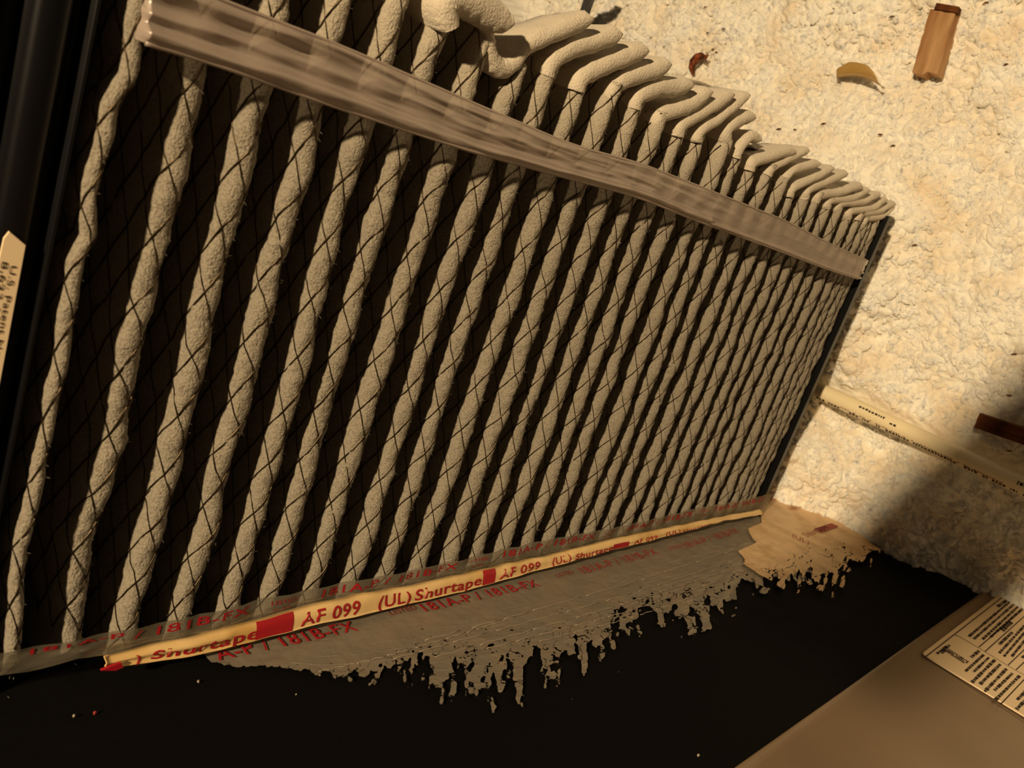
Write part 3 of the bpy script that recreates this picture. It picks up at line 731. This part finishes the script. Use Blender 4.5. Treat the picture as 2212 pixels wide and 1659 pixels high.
# ruled lines and the small print, too fine to read in the photo: rows of short ink strokes
def zp(x, y): return at(1900+x/3.87, 1230+y/3.87, 2, ZL+.0036)
def rule(a, b, wd, mb):
    a = zp(*a); b = zp(*b); d = b-a; d /= np.linalg.norm(d); nn = np.array([-d[1], d[0], 0])*wd/2
    mb.add([a+nn, a-nn, b-nn, b+nn], [(0, 1, 2, 3)])
mb = MB()
for a, b in [((1045, 218), (385, 730)), ((385, 740), (1000, 1142)), ((1000, 1142), (1420, 1420)), ((1045, 218), (1300, 330)), ((1300, 250), (830, 650)), ((1300, 312), (880, 688)),
             ((640, 552), (660, 556)), ((660, 556), (820, 650)), ((820, 650), (1075, 805)), ((1075, 805), (1300, 935)), ((1300, 585), (1075, 800)), ((1300, 690), (1140, 840)), ((1300, 825), (1012, 1128)), ((620, 545), (645, 550))]:
    rule(a, b, .0028, mb)
o = mb.build('ruled_lines', M_dark, rl, False); o['kind'] = 'stuff'
mb2 = MB(); r_ = random.Random(5)
rows = [((1090, 240), (985, 312), 9), ((1112, 250), (745, 562), 7), ((1150, 268), (788, 582), 7), ((1185, 285), (858, 588), 7), ((1290, 240), (925, 568), 7), ((1105, 440), (1020, 512), 13),
        ((1110, 525), (1000, 628), 8), ((1300, 375), (1000, 700), 7), ((1300, 425), (1040, 728), 7), ((1300, 490), (1105, 728), 7), ((1300, 650), (1190, 740), 7),
        ((832, 680), (765, 735), 9), ((872, 712), (718, 852), 7), ((915, 735), (785, 858), 7), ((965, 755), (772, 945), 8), ((1010, 792), (838, 962), 8), ((1062, 830), (878, 1022), 8),
        ((1112, 868), (960, 1012), 8), ((1172, 888), (970, 1090), 8), ((1290, 950), (1150, 1090), 8), ((1300, 1010), (1145, 1170), 8), ((585, 632), (520, 700), 7), ((560, 640), (480, 705), 6)]
for a, b, w_ in rows:
    a = np.array(a, float); b = np.array(b, float); L_ = np.linalg.norm(b-a); u = 0
    while u < L_:
        l = r_.uniform(10, 42); e_ = min(u+l, L_); wd = w_*.0010*r_.uniform(.75, 1.1)
        rule(a+(b-a)*u/L_, a+(b-a)*e_/L_, wd, mb2); u = e_+r_.uniform(2.5, 5)
for i in range(12):   # dark code block
    t = i/11; c = np.array([572, 678])*(1-t)+np.array([728, 778])*t
    for j in range(3):
        q = c+np.array([-.76, .64])*(j-1)*13*1.0
        if r_.random() < .85: rule(q-np.array([-.76, .64])*6, q+np.array([-.76, .64])*6, .0042*r_.uniform(.5, 1), mb2)
o = mb2.build('small_print', M_dark, rl, False); o['kind'] = 'stuff'

# ---------------------------------------------------------------- white pipe
pp = thing('pipe', 'white plastic pipe with printed marks lying on the insulation behind the filter', 'pipe', (XF, -.3, -.49))
r_p = .0285
pa = at(1757, 838, 0, XF-.045); pb = at(2190, 1040, 0, XF-.07)
d = (pb-pa)/np.linalg.norm(pb-pa); p0 = pa-d*1.3; p1 = pb+d*.9
def ring_tube(a, b_, r, seg=28, n=24):
    V = []
    t = (b_-a)/np.linalg.norm(b_-a); u = np.cross(t, [1, 0, 0]); u /= np.linalg.norm(u); w_ = np.cross(t, u)
    for i in range(n+1):
        c = a+(b_-a)*i/n
        for j in range(seg): th = 2*math.pi*j/seg; V.append(c+r*(math.cos(th)*u+math.sin(th)*w_))
    f = [(i*seg+j, i*seg+(j+1) % seg, (i+1)*seg+(j+1) % seg, (i+1)*seg+j) for i in range(n) for j in range(seg)]
    f += [tuple(range(seg))[::-1], tuple(n*seg+j for j in range(seg))]
    return V, f, t, u, w_
v, f, t_, u_, w_ = ring_tube(p0, p1, r_p); newmesh('tube', v, f, M_pvc, pp)
def pipe_pt(l, th, lift=.0006): return pa+d*l+(r_p+lift)*(math.cos(th)*u_+math.sin(th)*w_)
# angle pointing at the camera, and towards the lower side in view
cdir = CAM-pa; cdir /= np.linalg.norm(cdir); thc = math.atan2(cdir@w_, cdir@u_)
e1 = (R @ np.array([0, -1., 0])); thd = math.atan2(e1@w_, e1@u_)
sgn = 1 if ((thd-thc+math.pi) % (2*math.pi)-math.pi) > 0 else -1
def pipe_marks(l0, l1, off, h, m_, seed, name, dens=.75):
    r_ = random.Random(seed); mb = MB(); l = l0
    while l < l1:
        gl = r_.uniform(.004, .010)
        if r_.random() < dens:
            th0 = thc+sgn*(off-h/2*r_.uniform(.6, 1)); th1 = thc+sgn*(off+h/2*r_.uniform(.6, 1))
            mb.add([pipe_pt(l, th0), pipe_pt(l+gl, th0), pipe_pt(l+gl, th1), pipe_pt(l, th1)], [(0, 1, 2, 3)])
        l += gl+.003
    mb.build(name, m_, pp, False)
pipe_marks(.17, .27, -.30, .30, M_dark, 1, 'printed_marks', .8); pipe_marks(.29, .305, -.02, .3, M_dark, 2, 'printed_marks', 1)
pipe_marks(-.02, .80, 1.0, .42, M_dark, 3, 'printed_marks', .85); pipe_marks(.12, .66, .72, .16, mat('brown_ink', lin(150, 110, 84), .6, .3), 4, 'printed_marks', .7)
pipe_marks(.66, .95, -.05, .45, M_dark, 5, 'printed_marks', .7)

# ---------------------------------------------------------------- things lying in the insulation
def plank(name, label, cat, a, b_, wid, thick, m_, raise_=.0, tilt=0., jag=.01, seed=1, group=None):
    """wooden piece between two floor points, ragged far end"""
    a = np.array(a, float); b_ = np.array(b_, float); dd = b_-a; L_ = np.linalg.norm(dd); dd /= L_
    s_ = np.cross(dd, [1, 0, 0]); s_ /= np.linalg.norm(s_); up = np.array([-1, 0, 0])
    n = 14; m = 7; V = []
    for i in range(n+1):
        for j in range(m+1):
            w_j = (j/m-.5)*wid*(1-.08*vn(np.array(i*.8), np.array(j*0.+seed), seed))
            e_ = L_*i/n+(jag*(((j*37+seed*11) % 17)/17-.5) if i == n else 0)
            c = a+dd*e_+s_*w_j+up*(raise_+.0025*math.sin(j*2.1+seed)*(1 if 0 < j < m else -1))
            V.append(c)
    nb = len(V); V += [p-up*thick for p in V]
    g = gridfaces(n+1, m+1); f = g.tolist()+(g[:, ::-1]+nb).tolist()
    W1 = m+1; bd = [i*W1 for i in range(n+1)]+[n*W1+j for j in range(1, W1)]+[i*W1+m for i in range(n-1, -1, -1)]+[j for j in range(m-1, 0, -1)]
    for i in range(len(bd)): j = (i+1) % len(bd); f.append((bd[i], bd[j], bd[j]+nb, bd[i]+nb))
    o = newmesh(name, V, f, m_, None, False); tag(o, label, cat, group); return o
a = at(2041, 24, 0, XF-.02); b_ = at(2001, 163, 0, XF-.02)
o = plank('wood_offcut', 'pale pine wood offcut with dark end half sunk in white insulation, upper right', 'wood', a, b_, .085, .06, M_wood, raise_=.020, seed=2, jag=.016)
o['o0'] = list(o.location)
c = at(2044, 19, 0, XF-.05); 
v_, f_ = box(c[0]-.002, c[0]+.03, c[1]-.036, c[1]+.036, c[2]-.006, c[2]+.012)
newmesh('cut_end', v_, f_, M_wood2, o, False)
a = at(2113, 908, 0, XF-.03); b_ = at(2290, 968, 0, XF-.03)
plank('wood_strip', 'dark brown wood strip lying in the shadow beside the white pipe', 'wood', a, b_, .048, .04, M_wood2, raise_=.02, seed=5, jag=.0)
a = at(1868, 752, 0, XF+.01); b_ = at(1962, 722, 0, XF+.01)
plank('wood_splinter', 'thin reddish-brown wood splinter sunk in a hollow right of the filter', 'wood', a, b_, .022, .03, M_wood2, raise_=-.006, seed=8, jag=.01)
# amber plastic scrap
a = at(1808, 168, 0, XF-.05); b_ = at(1912, 190, 0, XF-.05)
dd = (b_-a); L_ = np.linalg.norm(dd); dd = dd/L_; s_ = np.cross(dd, [1, 0, 0]); s_ /= np.linalg.norm(s_)
if (R.T@s_)[1] < 0: s_ = -s_
V = []
for i in range(17):
    u = i/16; wd = .046*(1-.75*max(0, (u-.55)/.45)**1.5)*(.55+.45*min(1, u*5))
    for j in range(5):
        t = j/4; V.append(a+dd*L_*u+s_*(wd*t+.016*math.sin(u*math.pi)-.018*t*u)+np.array([-.012*math.sin(u*math.pi)-.016*t*(1-t)*4*.4-.02*t, 0, 0]))
o = newmesh('plastic_scrap', V, gridfaces(17, 5), M_amber); tag(o, 'curled amber translucent plastic scrap lying on the insulation below the pine offcut', 'plastic scrap')
so = o.modifiers.new('s', 'SOLIDIFY'); so.thickness = .0006
# rusty curled bit
mb = MB(); cpx = [(1497, 160), (1494, 146), (1497, 134), (1506, 124), (1516, 120), (1524, 124), (1530, 118)]
P = [at(x, y, 0, XF-.03) for x, y in cpx]; mb.tube(P, [.006, .012, .016, .016, .012, .009, .004], 7)
o = mb.build('bark_curl', M_rust); tag(o, 'curled rust-brown bark fragment on the insulation above the drooping pleat ends', 'debris')
# dark stake behind the filter
a = at(1290, -60, 0, 2.6); b_ = at(1258, 40, 0, 2.75); a = at(1293, -60, 0, 2.75)
b2 = at(1240, 95, 0, 3.2)
mb = MB(); dd = (b2-a)/np.linalg.norm(b2-a); s_ = np.cross(dd, [0, 1, 0]); s_ /= np.linalg.norm(s_); q_ = np.cross(dd, s_)
hw = .028; V = [p+s_*x*hw+q_*y*hw*.5 for p in (a, b2) for x, y in ((-1, -1), (1, -1), (1, 1), (-1, 1))]
mb.add(V, [(0, 1, 2, 3), (7, 6, 5, 4), (0, 4, 5, 1), (1, 5, 6, 2), (2, 6, 7, 3), (3, 7, 4, 0)])
o = mb.build('metal_stake', M_steel, None, False); tag(o, 'dark metal stake standing in the insulation behind the filter top', 'stake')
# small dark specks
mb = MB(); r_ = random.Random(3)
for (px, py) in [(1537, 105), (1548, 114), (1567, 66), (1532, 74), (1735, 290), (1703, 290), (1795, 277), (1650, 330), (1990, 535), (1945, 325), (2178, 854), (2192, 765), (1766, 872), (2175, 975), (1930, 40), (2130, 7), (2170, 135), (1530, 20), (1915, 300)]:
    p = at(px, py, 0, XF); p[0] = XF-fh(np.array(p[1]), np.array(p[2]))-.012; s = r_.uniform(.004, .009)
    mb.tube([p+np.array([0, -s, s*.4]), p+np.array([-.004, 0, 0]), p+np.array([0, s, -s*r_.random()])], [.0015, .003, .0012], 5)
o = mb.build('dirt_specks', M_wood2); tag(o, 'tiny dark dirt specks scattered over the insulation', 'debris', kind='stuff')
